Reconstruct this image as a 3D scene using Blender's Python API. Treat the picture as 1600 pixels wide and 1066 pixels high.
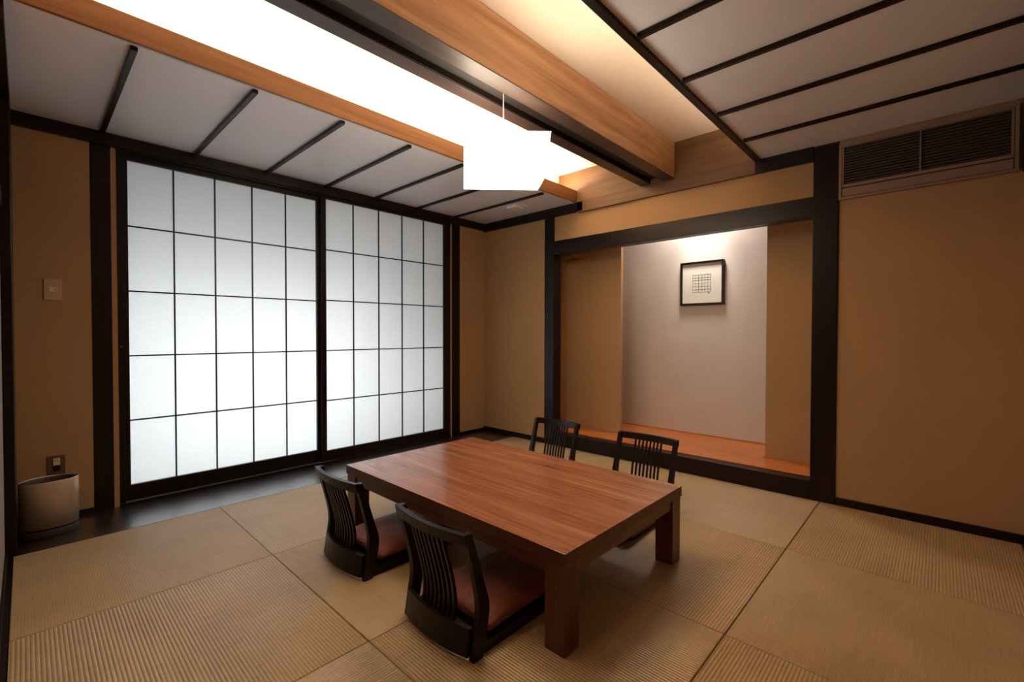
import bpy, bmesh, math, random
from mathutils import Vector, Matrix

random.seed(7)
for o in list(bpy.data.objects):
    bpy.data.objects.remove(o, do_unlink=True)
sc = bpy.context.scene
COL = sc.collection

# ------------------------------------------------------------------ camera
cam_d = bpy.data.cameras.new('camera')
cam_d.sensor_width = 36.0
cam_d.sensor_fit = 'HORIZONTAL'
cam_d.lens = 712.65 / 1600 * 36
cam_d.clip_start = 0.01
cam = bpy.data.objects.new('camera', cam_d)
COL.objects.link(cam)
YAW, PITCH, ROLL = 0.7529, -0.0166, 0.0016
fwd = Vector((-math.sin(YAW) * math.cos(PITCH), math.cos(YAW) * math.cos(PITCH), math.sin(PITCH)))
rt = Vector((math.cos(YAW), math.sin(YAW), 0))
up = rt.cross(fwd)
r2 = rt * math.cos(ROLL) + up * math.sin(ROLL)
u2 = -rt * math.sin(ROLL) + up * math.cos(ROLL)
M = Matrix((r2, u2, -fwd)).transposed().to_4x4()
M.translation = Vector((3.5996, -3.4075, 1.05))
cam.matrix_world = M
sc.camera = cam

# ------------------------------------------------------------------ world, lights, exposure
w = bpy.data.worlds.new('world')
sc.world = w
w.use_nodes = True
w.node_tree.nodes['Background'].inputs[0].default_value = (0.75, 0.82, 0.9, 1)
w.node_tree.nodes['Background'].inputs[1].default_value = 0.35
sc.view_settings.view_transform = 'Standard'
sc.view_settings.look = 'None'
sc.view_settings.gamma = 1.0
sc.view_settings.exposure = 0.0
sc.view_settings.use_curve_mapping = False


def aim(o, d):
    o.rotation_euler = Vector(d).to_track_quat('-Z', 'Y').to_euler()


def area(name, loc, d, sx, sy, power, color, spread=math.pi):
    l = bpy.data.lights.new(name, 'AREA')
    l.shape = 'RECTANGLE'
    l.size, l.size_y, l.energy, l.color, l.spread = sx, sy, power, color, spread
    o = bpy.data.objects.new(name, l)
    COL.objects.link(o)
    o.location = loc
    z = -Vector(d).normalized()
    y = Vector((0, 1, 0))
    x = y.cross(z).normalized()
    y = z.cross(x)
    m = Matrix((x, y, z)).transposed().to_4x4()
    m.translation = Vector(loc)
    o.matrix_world = m
    return o


# daylight falling on the outside of the paper doors
area('daylight', (-0.70, -2.30, 0.70), (1, 0.0, 0.0), 1.5, 1.9, 31, (0.93, 0.97, 1.0))
area('daylight', (-0.9, -0.9, 0.50), (1, 0.0, 0.0), 0.8, 1.4, 7, (0.93, 0.97, 1.0))
# tubes hidden behind the two cove boards
area('cove_light', (1.12, -1.75, 2.30), (0.55, 0, 0.9), 0.05, 3.3, 44, (1.0, 0.82, 0.60))
area('cove_light', (2.80, -1.75, 2.30), (-0.55, 0, 0.9), 0.05, 3.3, 11, (1.0, 0.80, 0.60))
# spotlight in the ceiling of the alcove
sl = bpy.data.lights.new('alcove_spot', 'SPOT')
sl.energy, sl.color, sl.spot_size, sl.spot_blend, sl.shadow_soft_size = 22, (1.0, 0.95, 0.88), math.radians(54), 1.0, 0.03
so = bpy.data.objects.new('alcove_spot', sl)
COL.objects.link(so)
so.location = (2.03, 0.47, 2.30)
aim(so, (0.0, 0.36, -0.66))
area('alcove_fill', (2.0, 0.60, 2.33), (0, 0.25, -1), 0.25, 0.12, 13, (1.0, 0.93, 0.86))  # added fill that brightens the niche wall, not a fixture of the alcove

# ------------------------------------------------------------------ materials
def srgb(r, g, b):
    f = lambda c: (c / 255 / 12.92) if c / 255 <= 0.04045 else ((c / 255 + 0.055) / 1.055) ** 2.4
    return (f(r), f(g), f(b), 1)


class Mat:
    def __init__(s, name, rough=0.6, spec=0.5):
        s.m = bpy.data.materials.new(name)
        s.m.use_nodes = True
        s.t = s.m.node_tree
        s.b = s.t.nodes['Principled BSDF']
        s.b.inputs['Roughness'].default_value = rough
        s.b.inputs['Specular IOR Level'].default_value = spec

    def n(s, typ, **kw):
        nd = s.t.nodes.new(typ)
        for k, v in kw.items():
            setattr(nd, k, v)
        return nd

    def l(s, a, b):
        s.t.links.new(a, b)

    def coords(s, scale, rot=(0, 0, 0)):
        tc = s.n('ShaderNodeTexCoord')
        mp = s.n('ShaderNodeMapping')
        mp.inputs['Scale'].default_value = scale
        mp.inputs['Rotation'].default_value = rot
        s.l(tc.outputs['Object'], mp.inputs['Vector'])
        return mp.outputs[0]

    def noise(s, vec, scale, detail=4, rough=0.55, dist=0.0):
        nz = s.n('ShaderNodeTexNoise')
        nz.inputs['Scale'].default_value = scale
        nz.inputs['Detail'].default_value = detail
        nz.inputs['Roughness'].default_value = rough
        nz.inputs['Distortion'].default_value = dist
        s.l(vec, nz.inputs['Vector'])
        return nz.outputs[0]

    def ramp(s, fac, stops):
        r = s.n('ShaderNodeValToRGB')
        e = r.color_ramp.elements
        e[0].position, e[0].color = stops[0]
        e[1].position, e[1].color = stops[-1]
        for p, c in stops[1:-1]:
            x = e.new(p)
            x.color = c
        s.l(fac, r.inputs[0])
        return r.outputs[0]

    def bump(s, h, strength=0.3, dist=0.001):
        b = s.n('ShaderNodeBump')
        b.inputs['Strength'].default_value = strength
        b.inputs['Distance'].default_value = dist
        s.l(h, b.inputs['Height'])
        s.l(b.outputs[0], s.b.inputs['Normal'])


def wood(name, axis, dark, mid, light, rough=0.4, fine=55, spec=0.5, coat=0.0, figure=0.0):
    m = Mat(name, rough, spec)
    sc_ = [1.0, 1.0, 1.0]
    sc_['xyz'.index(axis)] = 0.035
    v = m.coords(tuple(sc_))
    a = m.noise(v, fine, 6, 0.65, 0.4)
    v2 = m.coords(tuple(x if x == 1.0 else 0.09 for x in sc_))
    b = m.noise(v2, 7, 4, 0.5, 1.0 + figure)
    mx = m.n('ShaderNodeMath', operation='MULTIPLY_ADD')
    mx.inputs[1].default_value = 0.55
    m.l(a, mx.inputs[0])
    hb = m.n('ShaderNodeMath', operation='MULTIPLY')
    hb.inputs[1].default_value = 0.45
    m.l(b, hb.inputs[0])
    m.l(hb.outputs[0], mx.inputs[2])
    c = m.ramp(mx.outputs[0], [(0.36, dark), (0.5, mid), (0.66, light)])
    m.l(c, m.b.inputs['Base Color'])
    if coat < 0.4:
        m.bump(a, 0.12, 0.001)
    if coat >= 1:
        m.b.inputs['Coat IOR'].default_value = 1.8
    m.b.inputs['Coat Weight'].default_value = coat
    m.b.inputs['Coat Roughness'].default_value = 0.18 if coat < 1 else 0.26
    return m.m


def plain(name, c, rough=0.6, spec=0.5, metal=0.0, var=0.06, nscale=40, bump=0.0):
    m = Mat(name, rough, spec)
    v = m.coords((1, 1, 1))
    nz = m.noise(v, nscale, 3)
    lo = tuple(x * (1 - var) for x in c[:3]) + (1,)
    hi = tuple(min(1, x * (1 + var)) for x in c[:3]) + (1,)
    m.l(m.ramp(nz, [(0.3, lo), (0.7, hi)]), m.b.inputs['Base Color'])
    m.b.inputs['Metallic'].default_value = metal
    if bump:
        m.bump(nz, bump, 0.001)
    return m.m


def plaster(name, c):
    m = Mat(name, 0.9, 0.2)
    v = m.coords((1, 1, 1))
    big = m.noise(v, 2.2, 3)
    fine = m.noise(m.coords((1, 1, 0.25)), 260, 3, 0.7)
    lo = tuple(x * 0.93 for x in c[:3]) + (1,)
    hi = tuple(x * 1.06 for x in c[:3]) + (1,)
    a = m.n('ShaderNodeMath', operation='MULTIPLY_ADD')
    a.inputs[1].default_value = 0.5
    m.l(big, a.inputs[0])
    h = m.n('ShaderNodeMath', operation='MULTIPLY')
    h.inputs[1].default_value = 0.5
    m.l(fine, h.inputs[0])
    m.l(h.outputs[0], a.inputs[2])
    m.l(m.ramp(a.outputs[0], [(0.35, lo), (0.65, hi)]), m.b.inputs['Base Color'])
    m.bump(fine, 0.25, 0.0008)
    return m.m


def tatami(name, axis):
    """woven rush: ribs run along `axis`, fine rush stalks cross them"""
    m = Mat(name, 0.42, 0.9)
    v = m.coords((1, 1, 1))
    sep = m.n('ShaderNodeSeparateXYZ')
    m.l(v, sep.inputs[0])
    across = sep.outputs['Y' if axis == 'x' else 'X']
    along = sep.outputs['X' if axis == 'x' else 'Y']

    def sine(inp, freq, phase=0.0):
        a = m.n('ShaderNodeMath', operation='MULTIPLY_ADD')
        a.inputs[1].default_value = 2 * math.pi * freq
        a.inputs[2].default_value = phase
        m.l(inp, a.inputs[0])
        s = m.n('ShaderNodeMath', operation='SINE')
        m.l(a.outputs[0], s.inputs[0])
        return s.outputs[0]
    stitch = sine(along, 120.0)
    absr = m.n('ShaderNodeMath', operation='ABSOLUTE')
    m.l(sine(across, 44.5), absr.inputs[0])           # 0 in the groove, 1 on the rib
    rr = m.n('ShaderNodeMath', operation='POWER')
    m.l(absr.outputs[0], rr.inputs[0])
    rr.inputs[1].default_value = 1.0
    st = m.n('ShaderNodeMath', operation='MULTIPLY')
    st.inputs[1].default_value = 0.10
    m.l(stitch, st.inputs[0])
    h = m.n('ShaderNodeMath', operation='ADD')
    m.l(rr.outputs[0], h.inputs[0])
    m.l(st.outputs[0], h.inputs[1])
    # colour: stalk to stalk variation, darker stitched grooves
    stalk = m.noise(m.coords((400, 6, 1) if axis == 'x' else (6, 400, 1)), 1.0, 3, 0.6)
    big = m.noise(v, 3.0, 2)
    add = m.n('ShaderNodeMath', operation='MULTIPLY_ADD')
    m.l(stalk, add.inputs[0])
    add.inputs[1].default_value = 0.6
    hb = m.n('ShaderNodeMath', operation='MULTIPLY')
    hb.inputs[1].default_value = 0.4
    m.l(big, hb.inputs[0])
    m.l(hb.outputs[0], add.inputs[2])
    c = m.ramp(add.outputs[0], [(0.3, srgb(162, 132, 90)), (0.5, srgb(190, 159, 112)), (0.7, srgb(210, 180, 132))])
    g = m.ramp(rr.outputs[0], [(0.05, (0.56, 0.47, 0.38, 1)), (0.5, (0.92, 0.90, 0.86, 1)), (0.95, (1, 1, 1, 1))])
    mul = m.n('ShaderNodeMix', data_type='RGBA', blend_type='MULTIPLY')
    mul.inputs['Factor'].default_value = 1.0
    m.l(c, mul.inputs['A'])
    m.l(g, mul.inputs['B'])
    m.l(mul.outputs['Result'], m.b.inputs['Base Color'])
    m.bump(h.outputs[0], 0.8, 0.0018)
    m.b.inputs['Sheen Weight'].default_value = 0.15
    return m.m


DARK = [wood('dark_stained_wood_' + a, a, srgb(13, 6, 5), srgb(22, 11, 8), srgb(34, 18, 13), 0.34, 60, 0.3) for a in 'xyz']
DX, DY, DZ = DARK
BOARD = wood('dark_floor_wood', 'y', srgb(24, 15, 12), srgb(36, 23, 18), srgb(50, 33, 25), 0.34, 50, 0.9, 1.0)
HONEY = wood('honey_veneer', 'y', srgb(156, 112, 76), srgb(184, 138, 98), srgb(206, 162, 120), 0.42, 22, figure=3.0)
SHEEN = wood('polished_brown_wood', 'y', srgb(50, 38, 34), srgb(66, 50, 44), srgb(82, 64, 56), 0.38, 40, 0.5)
HONEYX = wood('honey_veneer_end', 'x', srgb(92, 64, 38), srgb(108, 76, 46), srgb(122, 88, 56), 0.5, 30, figure=1.0)
AMBER = wood('amber_wood', 'y', srgb(112, 70, 36), srgb(134, 88, 48), srgb(150, 102, 60), 0.4, 40)
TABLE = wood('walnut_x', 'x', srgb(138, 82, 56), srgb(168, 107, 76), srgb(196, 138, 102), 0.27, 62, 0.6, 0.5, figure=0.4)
EDGE = wood('walnut_shaded_side', 'x', srgb(58, 28, 18), srgb(86, 46, 29), srgb(108, 62, 40), 0.34, 46)  # same walnut, darkened: the shade on the table sides is put into the colour
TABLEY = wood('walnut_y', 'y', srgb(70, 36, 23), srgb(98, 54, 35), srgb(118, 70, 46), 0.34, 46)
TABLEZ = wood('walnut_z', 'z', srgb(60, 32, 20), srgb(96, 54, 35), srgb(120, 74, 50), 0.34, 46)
TOKO = wood('orange_floor_wood', 'x', srgb(180, 100, 46), srgb(200, 118, 60), srgb(216, 136, 74), 0.3, 26, 0.5, 0.2, figure=1.5)
CHAIR = wood('espresso_wood', 'z', srgb(13, 5, 5), srgb(20, 8, 8), srgb(31, 14, 13), 0.33, 70, 0.28, 0.05)
CHAIRX = wood('espresso_wood_x', 'x', srgb(13, 5, 5), srgb(20, 8, 8), srgb(31, 14, 13), 0.33, 70, 0.28, 0.05)
PLASTER = plaster('tan_plaster', srgb(178, 142, 102))
NICHE = plaster('pale_plaster', srgb(210, 198, 188))
PANEL = plain('grey_white_ceiling_paper', srgb(232, 232, 242), 0.4, 0.9, var=0.03, nscale=90, bump=0.1)
UPPER = plain('upper_ceiling_paint', srgb(238, 222, 202), 0.9, 0.2, var=0.02)
WHITE = plain('white_trim', srgb(225, 222, 216), 0.7)
FUSUMA = plain('sliding_panel_paper', srgb(150, 140, 134), 0.8)
BLACK = plain('black_recess', srgb(10, 8, 8), 0.8)
GROOVE = plain('groove_lining', srgb(24, 16, 13), 0.6)
TAT = {'x': tatami('tatami_rush_x', 'x'), 'y': tatami('tatami_rush_y', 'y')}
SUB = plain('seam_shadow_board', srgb(60, 46, 32), 0.9)
STEEL = plain('brushed_champagne_metal', srgb(196, 172, 148), 0.38, metal=0.35, var=0.03, nscale=200)
BINDARK = plain('bin_dark_plastic', srgb(58, 44, 38), 0.45)
BINLIN = plain('bin_liner', srgb(88, 74, 72), 0.4)
PLATE = plain('beige_switch_plastic', srgb(196, 162, 136), 0.45, var=0.02)
ROCKER = plain('ivory_rocker', srgb(232, 206, 178), 0.35, var=0.02)
OUTPL = plain('brown_outlet_metal', srgb(110, 84, 70), 0.4, metal=0.3, var=0.03)
VENT = plain('taupe_vent_metal', srgb(150, 122, 104), 0.5, var=0.03)
VENTS = plain('dark_vent_slat', srgb(96, 78, 70), 0.5, var=0.03)
CORD = plain('white_cord', srgb(240, 236, 226), 0.5)
PRINT = plain('print_ink', srgb(58, 56, 50), 0.8)
SEAL = plain('red_seal_ink', srgb(150, 90, 60), 0.8)
MATB = plain('picture_paper', srgb(224, 218, 206), 0.8, var=0.02)


def paper():
    m = Mat('shoji_paper', 0.9, 0.1)
    t = m.t
    out = t.nodes['Material Output']
    v = m.coords((1, 1, 1))
    nz = m.noise(v, 55, 5, 0.7)
    c = m.ramp(nz, [(0.3, (0.89, 0.905, 0.905, 1)), (0.7, (0.93, 0.945, 0.945, 1))])
    tr = m.n('ShaderNodeBsdfTranslucent')
    df = m.n('ShaderNodeBsdfDiffuse')
    m.l(c, tr.inputs['Color'])
    m.l(c, df.inputs['Color'])
    mix = m.n('ShaderNodeMixShader')
    mix.inputs[0].default_value = 0.35
    m.l(tr.outputs[0], mix.inputs[1])
    m.l(df.outputs[0], mix.inputs[2])
    m.l(mix.outputs[0], out.inputs['Surface'])
    return m.m


PAPER = paper()


def lantern():
    m = Mat('glowing_washi', 0.8, 0.2)
    nz = m.noise(m.coords((1, 1, 1)), 30, 4)
    c = m.ramp(nz, [(0.3, (1.0, 0.82, 0.60, 1)), (0.7, (1.0, 0.88, 0.70, 1))])
    m.l(c, m.b.inputs['Emission Color'])
    m.b.inputs['Emission Strength'].default_value = 14.0
    m.b.inputs['Base Color'].default_value = (0.9, 0.88, 0.82, 1)
    return m.m


WASHI = lantern()


def cushion_mat():
    m = Mat('rust_brown_cushion_cloth', 0.55, 0.4)
    v = m.coords((1, 1, 1))
    a = m.noise(v, 9, 4, 0.6, 0.8)
    c = m.ramp(a, [(0.3, srgb(104, 48, 32)), (0.7, srgb(134, 68, 46))])
    m.l(c, m.b.inputs['Base Color'])
    f = m.noise(v, 320, 2)
    ad = m.n('ShaderNodeMath', operation='MULTIPLY_ADD')
    m.l(a, ad.inputs[0])
    ad.inputs[1].default_value = 3.0
    m.l(f, ad.inputs[2])
    m.bump(ad.outputs[0], 0.6, 0.005)
    m.b.inputs['Sheen Weight'].default_value = 0.1
    return m.m


CUSH = cushion_mat()


# ------------------------------------------------------------------ mesh helpers
def link(name, bm, mat, parent=None, smooth=False, label=None):
    bmesh.ops.recalc_face_normals(bm, faces=bm.faces[:])
    me = bpy.data.meshes.new(name)
    bm.to_mesh(me)
    bm.free()
    me.materials.append(mat)
    if smooth:
        for p in me.polygons:
            p.use_smooth = True
    o = bpy.data.objects.new(name, me)
    COL.objects.link(o)
    if parent:
        o.parent = parent
    if label:
        o['label'] = label
    return o


def box(bm, x0, x1, y0, y1, z0, z1, bev=0.0):
    vs = [bm.verts.new((x, y, z)) for x in (x0, x1) for y in (y0, y1) for z in (z0, z1)]
    f = [(0, 1, 3, 2), (4, 6, 7, 5), (0, 4, 5, 1), (2, 3, 7, 6), (0, 2, 6, 4), (1, 5, 7, 3)]
    fs = [bm.faces.new([vs[i] for i in q]) for q in f]
    if bev:
        es = list({e for fc in fs for e in fc.edges})
        bmesh.ops.bevel(bm, geom=es, offset=bev, segments=2, affect='EDGES', profile=0.5)
    return vs


def bx(name, dims, mat, parent=None, bev=0.0, label=None):
    bm = bmesh.new()
    box(bm, *dims, bev=bev)
    return link(name, bm, mat, parent, label=label)


def struct(name, bm_or_dims, mat, bev=0.0, smooth=False):
    o = bx(name, bm_or_dims, mat, None, bev) if isinstance(bm_or_dims, tuple) else link(name, bm_or_dims, mat, None, smooth)
    o['kind'] = 'structure'
    return o


def thing(name, label, cat, loc=(0, 0, 0), rz=0.0, group=None):
    o = bpy.data.objects.new(name, None)
    o.empty_display_size = 0.1
    COL.objects.link(o)
    o.location = loc
    o.rotation_euler = (0, 0, rz)
    o['label'] = label
    o['category'] = cat
    if group:
        o['group'] = group
    return o


def sweep(bm, pts, prof):
    """loft a closed profile (list of (offset vectors)) along pts; prof(i) -> list of 3D points"""
    rings = []
    for i in range(len(pts)):
        rings.append([bm.verts.new(p) for p in prof(i)])
    n = len(rings[0])
    for a, b in zip(rings[:-1], rings[1:]):
        for k in range(n):
            bm.faces.new((a[k], a[(k + 1) % n], b[(k + 1) % n], b[k]))
    bm.faces.new(rings[0][::-1])
    bm.faces.new(rings[-1])


# ------------------------------------------------------------------ floor
XL = [0.447, 1.308, 2.193, 3.066, 3.912]
YL = [-0.017, -0.877, -1.747, -2.617, -3.458]
bm = bmesh.new()
box(bm, -0.12, 4.05, -3.60, 0.10, -0.08, -0.03)
box(bm, 0.0, 4.05, -0.0158, 0.10, -0.0299, -0.001)
box(bm, -0.12, -0.001, -3.60, 0.10, -0.0299, -0.001)
box(bm, 3.90, 4.05, -3.60, -0.0159, -0.0299, -0.001)
floor = struct('floor', bm, SUB)
bx('floor_board', (0.0, XL[0] - 0.0015, -3.50, -0.016, -0.03, 0.0), BOARD, floor, label='wide glossy dark floor board along the paper doors')
bx('floor_board', (XL[0] - 0.0015, 4.0, -3.494, YL[4] - 0.0015, -0.0009, 0.0005), DX, floor)
bx('floor_board', (XL[4] + 0.0015, 4.0, YL[4], -0.0005, -0.0009, 0.004), DY, floor)
for i in range(4):
    for j in range(4):
        x0, x1, y1, y0 = XL[i], XL[i + 1], YL[j], YL[j + 1]
        g = 0.0014
        cx, cy = (x0 + x1) / 2, (y0 + y1) / 2
        bm = bmesh.new()
        gx = 0.0035 if i == 2 else g       # one seam in the room stands a little open
        box(bm, x0 + g - cx, x1 - gx - cx, y0 + g - cy, y1 - g - cy, -0.03, 0.0, bev=0.002)
        o = link('tatami_mat', bm, TAT['y' if (i + j) % 2 else 'x'], floor)
        o.location = (cx, cy, 0.0)

# ------------------------------------------------------------------ ceilings
ceiling = struct('ceiling', (0.98, 2.96, -3.60, 0.06, 2.50, 2.56), UPPER)
CZ = 2.222
yb = [-3.52, -3.09, -2.637, -2.197, -1.760, -1.330, -0.895, -0.457, -0.012]
for k in range(8):
    bx('ceiling_panel', (-0.05, 1.205, yb[k] + 0.001, yb[k + 1] - 0.001, CZ, CZ + 0.012), PANEL, ceiling)
for y in yb[1:-1]:
    bx('batten', (0.03, 1.185, y - 0.012, y + 0.012, CZ - 0.018, CZ - 0.0004), DX, ceiling, bev=0.002)
bx('cove_board', (1.208, 1.226, -3.5, -0.03, CZ - 0.004, CZ + 0.10), AMBER, ceiling, bev=0.0015, label='amber wooden board along the edge of the left lowered ceiling')
bx('cove_trim', (1.194, 1.2075, -3.5, -0.03, CZ - 0.003, CZ + 0.02), WHITE, ceiling)
bx('soffit_back', (-0.05, 1.20, -3.52, 0.0, CZ + 0.0125, CZ + 0.03), WHITE, ceiling)
bx('cove_side', (0.98, 1.02, -3.52, 0.0, CZ + 0.031, 2.4995), UPPER, ceiling)
yr = [-3.52, -3.07, -2.63, -2.19, -1.753, -1.325, -0.880, -0.433, -0.012]
for k in range(8):
    bx('ceiling_panel', (2.712, 3.97, yr[k] + 0.001, yr[k + 1] - 0.001, CZ, CZ + 0.012), PANEL, ceiling)
for y in yr[1:-1]:
    bx('batten', (2.725, 3.93, y - 0.012, y + 0.012, CZ - 0.018, CZ - 0.0004), DX, ceiling, bev=0.002)
bx('cove_board', (2.676, 2.711, -3.5, -0.03, CZ - 0.014, CZ + 0.10), DY, ceiling, bev=0.0015, label='dark wooden board along the edge of the right lowered ceiling')
bx('soffit_back', (2.712, 3.97, -3.52, 0.0, CZ + 0.0125, CZ + 0.03), WHITE, ceiling)
bx('cove_side', (2.92, 2.96, -3.52, 0.0, CZ + 0.031, 2.4995), UPPER, ceiling)
# the big boxed beam with its dark lamp groove
beam = bx('ceiling_beam', (2.025, 2.118, -3.52, -0.028, 2.232, 2.4995), HONEY, ceiling, bev=0.002, label='honey coloured veneered ceiling beam')
bx('beam_rail', (1.842, 1.925, -3.52, -0.028, 2.232, 2.4995), DY, beam, bev=0.002)
bx('beam_underside', (2.027, 2.118, -3.52, -0.028, 2.2265, 2.2315), SHEEN, beam)
bx('beam_underside', (1.842, 1.923, -3.52, -0.028, 2.2265, 2.2315), SHEEN, beam)
bx('beam_groove', (1.926, 2.0245, -3.52, -0.028, 2.262, 2.4995), GROOVE, beam)

# ------------------------------------------------------------------ wall with the paper doors (x = 0)
wl = struct('wall_left', (-0.12, 0.0, -3.52, -3.142, 0.0, 2.15), PLASTER)
bx('wall_strip', (-0.10, 0.0, -3.052, -3.026, 0.0, 2.15), PLASTER, wl)
bx('wall_strip', (-0.10, 0.0, -0.478, -0.456, 0.0, 2.15), PLASTER, wl)
bx('wall_panel', (-0.12, 0.0, -0.355, 0.10, 0.0, 2.15), PLASTER, wl)
bx('wall_top', (-0.12, -0.02, -3.52, 0.10, 2.23, 2.60), PLASTER, wl)
bx('column', (-0.12, 0.006, -3.140, -3.052, 0.0, 2.15), DZ, wl, bev=0.002, label='dark timber post left of the paper doors')
bx('column', (-0.12, 0.006, -0.455, -0.356, 0.0, 2.15), DZ, wl, bev=0.002, label='dark timber post right of the paper doors')
bx('wall_plate', (-0.12, 0.030, -3.52, 0.0, 2.150, CZ + 0.02), DY, wl, bev=0.002)
bx('jamb', (-0.11, 0.004, -3.026, -3.000, 0.0, 2.15), DZ, wl, bev=0.0015)
bx('jamb', (-0.11, 0.004, -0.520, -0.478, 0.0, 2.15), DZ, wl, bev=0.0015)
bx('door_track', (-0.11, 0.012, -3.026, -0.478, 2.138, 2.1499), DY, wl)
bx('sill', (-0.11, 0.010, -3.026, -0.478, -0.03, 0.014), DY, wl)
bb = struct('baseboard_left', (-0.01, 0.010, -3.44, -3.142, 0.0, 0.030), DY, 0.0015)
bb2 = struct('baseboard_left', (-0.01, 0.010, -0.355, 0.0, 0.0, 0.030), DY, 0.0015)


def shoji(name, xp, y0, y1, z0, z1, sl_, sr_, label):
    """a sliding door: paper field y0..y1, z0..z1; stiles sl_ and sr_ wide"""
    zb_, zt_ = 0.016, 2.1365
    d = struct(name, (xp - 0.014, xp + 0.014, y0 - sl_, y1 + sr_, zb_, z0), DY, 0.0015)
    d['label'] = label
    bx('rail', (xp - 0.014, xp + 0.014, y0 - sl_, y1 + sr_, z1, zt_), DY, d, bev=0.0015)
    bx('stile', (xp - 0.014, xp + 0.014, y0 - sl_, y0, z0, z1), DZ, d, bev=0.001)
    bx('stile', (xp - 0.014, xp + 0.014, y1, y1 + sr_, z0, z1), DZ, d, bev=0.001)
    dy, dz = (y1 - y0) / 5, (z1 - z0) / 5
    bw = 0.0042
    for k in range(1, 5):
        bx('muntin', (xp - 0.004, xp + 0.006, y0 + dy * k - bw, y0 + dy * k + bw, z0, z1), DZ, d)
    for k in range(1, 5):
        bx('muntin', (xp - 0.005, xp + 0.005, y0, y1, z0 + dz * k - bw, z0 + dz * k + bw), DY, d)
    for a in range(5):
        for b in range(5):
            bx('pane', (xp - 0.0075, xp - 0.0060, y0 + dy * a + 0.0003, y0 + dy * (a + 1) - 0.0003,
                        z0 + dz * b + 0.0003, z0 + dz * (b + 1) - 0.0003), PAPER, d)
    return d


d1 = shoji('door_1', -0.035, -2.972, -1.816, 0.112, 2.103, 0.027, 0.033, 'left sliding paper door, the rear one of the pair')
d2 = shoji('door_2', -0.005, -1.753, -0.562, 0.100, 2.125, 0.042, 0.041, 'right sliding paper door, overlapping in front')


def tube(bm, p0, p1, r, n=16):
    p0, p1 = Vector(p0), Vector(p1)
    d = (p1 - p0).normalized()
    a = d.orthogonal().normalized()
    b = d.cross(a)
    rr = [[bm.verts.new(p + (a * math.cos(t) + b * math.sin(t)) * r) for t in [2 * math.pi * k / n for k in range(n)]] for p in (p0, p1)]
    for k in range(n):
        bm.faces.new((rr[0][k], rr[0][(k + 1) % n], rr[1][(k + 1) % n], rr[1][k]))
    bm.faces.new(rr[0])
    bm.faces.new(rr[1])


bm = bmesh.new()
tube(bm, (-0.0208, -1.800, 1.00), (-0.0190, -1.800, 1.00), 0.011)
link('door_pull', bm, BLACK, d1)
bm = bmesh.new()
tube(bm, (0.0045, -3.012, 0.965), (0.008, -3.012, 0.965), 0.005)
link('latch_pin', bm, SEAL, wl)

# ------------------------------------------------------------------ wall with the alcove (y = 0)
wb = struct('wall_back', (-0.12, 0.842, 0.0, 0.10, 0.0, 2.14), PLASTER)
bx('wall_panel', (3.142, 4.05, 0.0, 0.10, 0.0, 2.24), PLASTER, wb)
bx('wall_panel', (0.95, 3.010, 0.004, 0.10, 1.915, 2.14), PLASTER, wb, label='plaster band above the alcove beam')
bx('wall_top', (-0.12, 4.05, 0.02, 0.10, 2.2405, 2.60), PLASTER, wb)
bx('column', (0.842, 0.950, -0.012, 0.105, 0.0, 2.142), DZ, wb, bev=0.002, label='slim dark post left of the alcove')
bx('column', (3.010, 3.140, -0.014, 0.105, 0.0, 2.21), DZ, wb, bev=0.002, label='thick dark post right of the alcove')
bx('frieze_board', (-0.02, 1.280, -0.026, 0.0195, 2.142, 2.2215), DX, wb)
bx('frieze_board', (1.2265, 2.675, -0.026, 0.0195, 2.133, 2.2215), HONEYX, wb, label='lighter veneered board closing the ceiling trough')
bx('frieze_board', (1.02, 2.92, -0.026, 0.0195, 2.2220, 2.4995), HONEYX, wb)
bx('frieze_board', (2.676, 3.010, -0.026, 0.0195, 2.133, 2.2215), DX, wb)
bx('lintel', (0.951, 3.009, -0.008, 0.085, 1.788, 1.914), DX, wb, bev=0.002, label='dark beam across the top of the alcove')
bx('alcove_sill', (0.951, 3.009, -0.012, 0.085, 0.0, 0.118), DX, wb, bev=0.003, label='dark front edge of the alcove floor')
tk = bx('alcove_floor', (0.70, 3.30, 0.086, 0.90, 0.06, 0.122), TOKO, wb, label='raised orange wooden floor of the alcove')
bx('alcove_back', (0.70, 3.30, 0.832, 0.90, 0.122, 2.36), NICHE, wb, label='pale back wall of the alcove')
bx('alcove_wing', (0.82, 1.442, 0.372, 0.405, 0.1225, 2.36), PLASTER, wb, label='tan partition at the left of the alcove')
bx('alcove_wing', (2.652, 3.20, 0.392, 0.420, 0.1225, 2.36), PLASTER, wb, label='tan partition at the right of the alcove')
bx('alcove_ledge', (0.82, 0.985, 0.27, 0.371, 1.800, 1.90), PLASTER, wb)
bx('alcove_side', (0.78, 0.82, 0.1055, 0.831, 0.1225, 2.36), PLASTER, wb)
bx('alcove_side', (3.20, 3.24, 0.1055, 0.831, 0.1225, 2.36), PLASTER, wb)
bx('alcove_ceiling', (0.70, 3.30, 0.1005, 0.90, 2.361, 2.40), PLASTER, wb)
bx('alcove_skirting', (1.10, 2.98, 0.818, 0.8315, 0.1223, 0.130), TOKO, wb)
bx('alcove_skirting', (2.640, 3.199, 0.383, 0.3915, 0.1223, 0.131), TOKO, wb)
struct('baseboard_back', (0.0, 0.842, -0.013, 0.001, 0.0, 0.045), DX, 0.0015)
struct('baseboard_back', (3.142, 3.95, -0.013, 0.001, 0.0, 0.045), DX, 0.0015)

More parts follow.
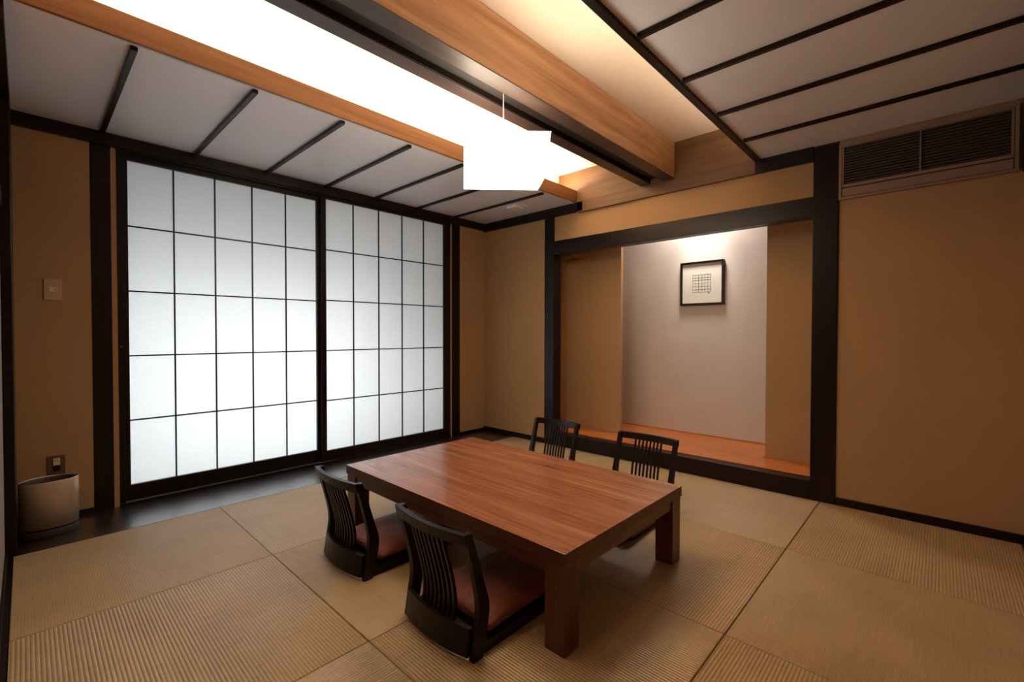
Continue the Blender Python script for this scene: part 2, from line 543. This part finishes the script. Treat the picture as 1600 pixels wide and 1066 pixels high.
# ------------------------------------------------------------------ the other two walls, close beside the camera
wr = struct('wall_right', (3.945, 4.05, -3.60, 0.0, 0.0, 2.24), PLASTER)
bx('header', (3.890, 3.9445, -3.5, -0.001, 1.86, CZ - 0.001), DY, wr)
struct('baseboard_right', (3.925, 3.9449, -3.47, -0.014, 0.004, 0.06), DY, 0.0015)
wn = struct('wall_near', (-0.12, 4.05, -3.60, -3.495, 0.0, 2.60), PLASTER)
bx('corner_post', (0.0105, 0.42, -3.4945, -3.447, 0.0, 2.149), DZ, wn, bev=0.002, label='dark timber at the near left corner')
bx('near_plate', (0.031, 1.19, -3.4945, -3.447, 2.150, CZ - 0.001), DX, wn)
for k in range(2):
    x0 = 0.45 + k * 1.35
    f = bx('sliding_panel', (x0, x0 + 1.33, -3.4940, -3.483, 0.03, 1.62), FUSUMA, wn)
bx('panel_track', (0.42, 3.2, -3.4945, -3.475, 1.625, 1.70), DX, wn)
bx('panel_track', (0.42, 3.2, -3.4945, -3.475, 0.0, 0.028), DX, wn)

# ------------------------------------------------------------------ low table
tb = thing('low_table', 'large low walnut table with thick square legs in the middle of the mats', 'table', (2.008, -1.783, 0))
hx, hy = 0.7275, 0.4525
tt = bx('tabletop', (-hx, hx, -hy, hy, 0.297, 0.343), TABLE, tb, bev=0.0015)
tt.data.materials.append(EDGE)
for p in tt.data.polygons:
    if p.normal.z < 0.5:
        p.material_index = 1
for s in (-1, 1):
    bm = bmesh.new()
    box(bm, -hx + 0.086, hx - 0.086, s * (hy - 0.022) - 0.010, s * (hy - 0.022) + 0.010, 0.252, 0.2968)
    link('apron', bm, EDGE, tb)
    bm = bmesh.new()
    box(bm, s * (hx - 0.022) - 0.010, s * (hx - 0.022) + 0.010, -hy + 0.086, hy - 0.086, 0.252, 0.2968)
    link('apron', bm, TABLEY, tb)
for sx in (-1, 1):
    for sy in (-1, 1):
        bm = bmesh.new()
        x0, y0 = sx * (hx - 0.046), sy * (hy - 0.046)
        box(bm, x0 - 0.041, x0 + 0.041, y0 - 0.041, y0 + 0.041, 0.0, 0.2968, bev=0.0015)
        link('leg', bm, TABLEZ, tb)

# ------------------------------------------------------------------ legless floor chairs
CW = 0.385


def spline(P, n):
    out = []
    Q = [P[0]] + P + [P[-1]]
    for i in range(1, len(Q) - 2):
        for k in range(n):
            t = k / n
            out.append(tuple(0.5 * ((2 * Q[i][c]) + (-Q[i - 1][c] + Q[i + 1][c]) * t + (2 * Q[i - 1][c] - 5 * Q[i][c] + 4 * Q[i + 1][c] - Q[i + 2][c]) * t * t
                                    + (-Q[i - 1][c] + 3 * Q[i][c] - 3 * Q[i + 1][c] + Q[i + 2][c]) * t ** 3) for c in (0, 1)))
    out.append(P[-1])
    return out


# (y forward to the table, z): rear and front edge of a back post
REAR = spline([(0.000, 0.0), (0.014, 0.085), (0.024, 0.160), (0.012, 0.245), (-0.034, 0.420)], 5)
FRONT = spline([(0.040, 0.0), (0.060, 0.085), (0.070, 0.165), (0.046, 0.250), (-0.006, 0.420)], 5)
MIDL = spline([(0.012, 0.03), (0.030, 0.095), (0.036, 0.160), (0.020, 0.250), (-0.022, 0.398)], 5)


def bow(x, d=0.030):
    return -d * (1 - (2 * x / CW) ** 2)


def arc_rail(z0, z1, yb0, yt0, th, x0, x1, d=0.030, n=12):
    bm = bmesh.new()
    pts = [x0 + (x1 - x0) * k / n for k in range(n + 1)]

    def prof(i):
        x = pts[i]
        b = bow(x, d)
        return [(x, yb0 + b, z0), (x, yb0 + b + th, z0), (x, yt0 + b + th, z1), (x, yt0 + b, z1)]
    sweep(bm, pts, prof)
    return bm


def make_chair():
    t = thing('floor_chair', '', 'chair')
    for s in (-1, 1):
        bm = bmesh.new()
        xo = s * (CW / 2 - 0.011)

        def prof(i):
            (ry, rz), (fy, fz) = REAR[i], FRONT[i]
            return [(xo - 0.011, ry, rz), (xo + 0.011, ry, rz), (xo + 0.011, fy, fz), (xo - 0.011, fy, fz)]
        sweep(bm, REAR, prof)
        link('back_post', bm, CHAIR, t)
    link('top_rail', arc_rail(0.385, 0.423, -0.032, -0.040, 0.019, -CW / 2 - 0.001, CW / 2 + 0.001, 0.026), CHAIRX, t)
    link('lower_rail', arc_rail(0.012, 0.100, -0.002, 0.010, 0.015, -CW / 2 + 0.0222, CW / 2 - 0.0222, 0.030), CHAIRX, t)
    for k in range(8):
        x = -0.084 + 0.168 * k / 7
        bm = bmesh.new()
        b = bow(x, 0.026)

        def prof(i):
            y, z = MIDL[i]
            return [(x - 0.0042, y + b - 0.006, z), (x + 0.0042, y + b - 0.006, z), (x + 0.0042, y + b + 0.006, z), (x - 0.0042, y + b + 0.006, z)]
        sweep(bm, MIDL, prof)
        link('slat', bm, CHAIR, t)
    # seat board, a little wider in front, with rounded front corners
    bm = bmesh.new()
    out = [(-0.185, 0.045)]
    for c, sgn in (((-0.162, 0.535), -1), ((0.162, 0.535), 1)):
        for k in range(7):
            a = math.pi - k * math.pi / 12 if sgn < 0 else math.pi / 2 - k * math.pi / 12
            out.append((c[0] + 0.04 * math.cos(a), c[1] + 0.04 * math.sin(a)))
    out.append((0.185, 0.045))
    top = [bm.verts.new((x, y, 0.040 + (0.012 if y > 0.5 else 0.0))) for x, y in out]
    bot = [bm.verts.new((x, y, 0.022 + (0.012 if y > 0.5 else 0.0))) for x, y in out]
    bm.faces.new(top)
    bm.faces.new(bot[::-1])
    for k in range(len(out)):
        q = (k + 1) % len(out)
        bm.faces.new((top[k], bot[k], bot[q], top[q]))
    link('seat', bm, CHAIRX, t)
    for s in (-1, 1):
        bm = bmesh.new()
        box(bm, s * 0.172 - 0.011, s * 0.172 + 0.011, 0.040, 0.50, 0.0, 0.0218, bev=0.001)
        link('seat_runner', bm, CHAIRX, t)
    return t


def make_cushion():
    bm = bmesh.new()
    n = 22
    A, B, H = 0.184, 0.218, 0.070

    def grid(sgn):
        rows = []
        for i in range(n + 1):
            row = []
            for j in range(n + 1):
                u, v = 2 * i / n - 1, 2 * j / n - 1
                e = (1 - abs(u) ** 3.2) * (1 - abs(v) ** 3.2)
                pin = 1 - 0.045 * (1 - abs(v) ** 2) * abs(u) ** 3 if abs(u) > abs(v) else 1 - 0.045 * (1 - abs(u) ** 2) * abs(v) ** 3
                h = max(e, 0) ** 0.42
                wr = 0.0034 * math.sin(8 * u + 5 * v) * math.sin(7 * v - 4 * u + 1) * (0.35 + 0.65 * (u * u + v * v) / 2) * min(1, e * 3)
                dent = -0.006 * math.exp(-(u * u + v * v) * 7)
                z = 0.024 + (sgn * (H - 0.024) * h + wr + dent * 1 if sgn > 0 else -0.024 * h)
                row.append(bm.verts.new((u * A * pin, v * B * pin, z)))
            rows.append(row)
        return rows
    for sgn in (1, -1):
        g = grid(sgn)
        for i in range(n):
            for j in range(n):
                bm.faces.new((g[i][j], g[i + 1][j], g[i + 1][j + 1], g[i][j + 1]))
    bmesh.ops.remove_doubles(bm, verts=bm.verts[:], dist=0.0006)
    return link('seat_cushion', bm, CUSH, None, smooth=True)


def copy_tree(root):
    r = root.copy()
    COL.objects.link(r)
    for ch in list(root.children):
        c = ch.copy()
        COL.objects.link(c)
        c.parent = r
        for g in list(ch.children):
            d = g.copy()
            COL.objects.link(d)
            d.parent = c
    return r


chair0, cush0 = make_chair(), make_cushion()
spots = [
    ((2.342, -2.447), 0.0, 'dark slatted chair on the near side of the table, closest to the viewer',
     'rust brown cushion on the legless chair closest to the viewer'),
    ((1.650, -2.441), 0.0, 'dark slatted chair on the near side of the table, closer to the paper doors',
     'rust brown cushion on the near-side legless chair closer to the paper doors'),
    ((1.597, -0.820), math.pi, 'dark slatted legless chair behind the table, standing in front of the slim alcove post',
     'rust brown cushion on the legless chair behind the table near the slim alcove post'),
    ((2.296, -0.820), math.pi, 'dark slatted legless chair behind the table, the one farther right, before the alcove floor',
     'rust brown cushion under the far right corner of the table, before the alcove floor'),
]
for k, ((x, y), rz, lab, clab) in enumerate(spots):
    c = chair0 if k == 0 else copy_tree(chair0)
    c.location, c.rotation_euler = (x, y, 0), (0, 0, rz)
    c['label'] = lab
    c['group'] = 'legless chairs around the low table'
    q = cush0 if k == 0 else copy_tree(cush0)
    s = 1 if rz == 0 else -1
    q.location, q.rotation_euler = (x, y + s * 0.295, 0.0402), (0, 0, rz)
    q['label'], q['category'], q['group'] = clab, 'cushion', 'cushions on the legless chairs'

# ------------------------------------------------------------------ pendant lantern
pl = thing('pendant_lamp', 'glowing white angular paper pendant lamp hanging on a thin cord over the table', 'lamp', (1.990, -1.790, 1.76))
fv = Vector((-0.684, 0.730, 0))
rv = Vector((0.730, 0.684, 0))
FA = [(-0.155, 0.223), (-0.155, 0.012), (0.165, 0.010), (0.232, 0.100), (0.247, 0.223), (0.038, 0.224)]
FB = [(-0.188, 0.290), (-0.188, 0.058), (0.204, 0.054), (0.270, 0.172), (0.262, 0.290), (0.036, 0.300)]
bm = bmesh.new()
ringA = [bm.verts.new(rv * a - fv * 0.16 + Vector((0, 0, b))) for a, b in FA]
ringB = [bm.verts.new(rv * a + fv * 0.16 + Vector((0, 0, b))) for a, b in FB]
bm.faces.new(ringA)
bm.faces.new(ringB[::-1])
for k in range(6):
    q = (k + 1) % 6
    bm.faces.new((ringA[k], ringB[k], ringB[q], ringA[q]))
link('lamp_shade', bm, WASHI, pl)
bm = bmesh.new()
tube(bm, (0.018, 0.016, 0.25), (0.018, 0.016, 0.4785), 0.0024, 8)
link('cord', bm, CORD, pl)
bm = bmesh.new()
tube(bm, (0.018, 0.016, 0.4785), (0.018, 0.016, 0.5018), 0.009, 16)
link('ceiling_cap', bm, BLACK, pl)

# ------------------------------------------------------------------ waste bin
wbn = thing('waste_bin', 'oval metallic waste bin with dark base standing in the corner under the wall outlet', 'bin', (0.205, -3.330, 0.0))


def oval(bm, rings, n=48, cap0=True, cap1=False):
    rr = []
    for a, b, z in rings:
        rr.append([bm.verts.new((b * math.cos(2 * math.pi * k / n), a * math.sin(2 * math.pi * k / n), z)) for k in range(n)])
    for p, q in zip(rr[:-1], rr[1:]):
        for k in range(n):
            bm.faces.new((p[k], p[(k + 1) % n], q[(k + 1) % n], q[k]))
    if cap0:
        bm.faces.new(rr[0][::-1])
    if cap1:
        bm.faces.new(rr[-1])


A, B = 0.112, 0.080
bm = bmesh.new()
oval(bm, [(A, B, 0.046), (A, B, 0.281), (A - 0.002, B - 0.002, 0.284), (A - 0.004, B - 0.004, 0.281), (A - 0.004, B - 0.004, 0.050)], cap1=True)
link('body', bm, STEEL, wbn, smooth=False)
bm = bmesh.new()
oval(bm, [(A - 0.002, B - 0.002, 0.0), (A, B, 0.004), (A, B, 0.034), (A - 0.004, B - 0.004, 0.037)], cap1=True)
link('base', bm, BINDARK, wbn)
bm = bmesh.new()
oval(bm, [(A - 0.004, B - 0.004, 0.0372), (A - 0.004, B - 0.004, 0.0458)], cap1=True)
link('base_groove', bm, BLACK, wbn)
bm = bmesh.new()
oval(bm, [(A - 0.0045, B - 0.0045, 0.20), (A - 0.0045, B - 0.0045, 0.279), (A - 0.014, B - 0.014, 0.2815), (A - 0.018, B - 0.018, 0.276), (A - 0.022, B - 0.022, 0.20)], cap0=False)
link('inner_ring', bm, BINDARK, wbn)
bm = bmesh.new()
oval(bm, [(A - 0.024, B - 0.024, 0.26), (A - 0.028, B - 0.028, 0.22), (A - 0.03, B - 0.03, 0.12)], cap0=False, cap1=True)
link('inner_bucket', bm, BINLIN, wbn)
for o in wbn.children:
    for p in o.data.polygons:
        p.use_smooth = abs(p.normal.z) < 0.5 and len(p.vertices) == 4

# ------------------------------------------------------------------ switch, outlet
sw = thing('wall_switch', 'square beige light switch plate on the tan wall above the waste bin', 'switch', (0.0, -3.300, 1.288))
bx('plate', (0.0004, 0.008, -0.036, 0.036, -0.058, 0.058), PLATE, sw, bev=0.0015)
bx('rocker', (0.0084, 0.0125, -0.016, 0.017, -0.013, 0.014), ROCKER, sw, bev=0.001)
bm = bmesh.new()
tube(bm, (0.0126, 0.009, 0.001), (0.0132, 0.009, 0.001), 0.0035, 12)
link('indicator', bm, OUTPL, sw)
ol = thing('wall_outlet', 'brown metal outlet plate with ivory socket low on the wall behind the waste bin', 'outlet', (0.0, -3.297, 0.305))
bx('plate', (0.0004, 0.006, -0.036, 0.036, -0.058, 0.058), OUTPL, ol, bev=0.0012)
bx('socket', (0.0062, 0.0095, -0.0125, 0.0155, 0.004, 0.044), ROCKER, ol, bev=0.001)
for a in (-0.004, 0.006):
    bx('slot', (0.0096, 0.0100, a - 0.001, a + 0.001, 0.024, 0.033), BLACK, ol)
bx('blank_cover', (0.0062, 0.0080, -0.0125, 0.0155, -0.030, 0.002), BLACK, ol)

# ------------------------------------------------------------------ air vent high on the right
vt = thing('air_vent', 'wide taupe louvred air grille high on the wall right of the alcove', 'vent', (3.142, -0.001, 1.862))
W, H = 0.735, 0.338


def fr(bm, x0, x1, z0, z1, t, y0, y1):
    box(bm, x0, x1, y0, y1, z0, z0 + t)
    box(bm, x0, x1, y0, y1, z1 - t, z1)
    box(bm, x0, x0 + t, y0, y1, z0 + t, z1 - t)
    box(bm, x1 - t, x1, y0, y1, z0 + t, z1 - t)


bm = bmesh.new()
fr(bm, 0, W, 0, H, 0.014, -0.022, 0.0)
link('frame', bm, VENT, vt)
bx('backing', (0.014, W - 0.014, -0.004, -0.0005, 0.014, H - 0.014), BLACK, vt)
bm = bmesh.new()
box(bm, 0.017, W - 0.017, -0.020, -0.0045, 0.072, 0.089)
box(bm, 0.017, W - 0.017, -0.020, -0.0045, H - 0.024, H - 0.0155)
box(bm, 0.017, 0.024, -0.020, -0.0045, 0.0892, H - 0.0242)
box(bm, W - 0.026, W - 0.017, -0.020, -0.0045, 0.0892, H - 0.0242)
link('louvre_frame', bm, VENT, vt)
bx('divider', (0.3655, 0.3715, -0.021, -0.0045, 0.086, H - 0.0242), VENT, vt)
bx('lower_flap', (0.018, W - 0.018, -0.020, -0.0045, 0.017, 0.066), VENT, vt, bev=0.001)
zs0, zs1 = 0.096, H - 0.030
for k in range(14):
    z = zs0 + (zs1 - zs0) * k / 13
    for x0, x1 in ((0.0245, 0.3650), (0.3720, W - 0.0265)):
        bm = bmesh.new()
        vs = box(bm, x0, x1, -0.018, -0.0055, z - 0.0018, z + 0.0018)
        for v_ in vs:
            v_.co.z += (v_.co.y + 0.012) * -0.25
        link('slat', bm, VENTS, vt)

# ------------------------------------------------------------------ framed picture in the alcove
pc = thing('framed_picture', 'small dark framed print of a hand-drawn grid on the pale alcove wall', 'picture', (2.013, 0.8315, 1.511))
hw, hh = 0.194, 0.198
bm = bmesh.new()
fr(bm, -hw, hw, -hh, hh, 0.017, -0.032, -0.0005)
link('frame', bm, DX, pc)
bx('paper', (-hw + 0.0172, hw - 0.0172, -0.016, -0.010, -hh + 0.0172, hh - 0.0172), MATB, pc)
bm = bmesh.new()
g0, g1 = -0.081, 0.079
rnd = random.Random(3)
for k in range(7):
    x = g0 + (g1 - g0) * k / 6 + rnd.uniform(-0.003, 0.003)
    z = g0 + (g1 - g0) * k / 6 + rnd.uniform(-0.003, 0.003)
    t = rnd.uniform(0.0009, 0.0019)
    box(bm, x - t, x + t, -0.0166, -0.0161, g0, g1)
    t = rnd.uniform(0.0009, 0.0019)
    box(bm, g0, g1, -0.0168, -0.0167, z - t, z + t)
link('printed_grid', bm, PRINT, pc)
bx('artist_mark', (0.055, 0.070, -0.0166, -0.0161, -0.098, -0.088), SEAL, pc)

# ------------------------------------------------------------------ small square fixture on the left lowered ceiling
cs = thing('ceiling_sensor', 'small square white ceiling fixture on the lowered panel nearest the back corner', 'sensor', (0.745, -0.325, CZ - 0.0006))
bx('plate', (-0.085, 0.085, -0.078, 0.078, -0.010, 0.0), PANEL, cs, bev=0.002)
bx('cover', (-0.055, 0.055, -0.050, 0.050, -0.030, -0.0102), PANEL, cs, bev=0.003)
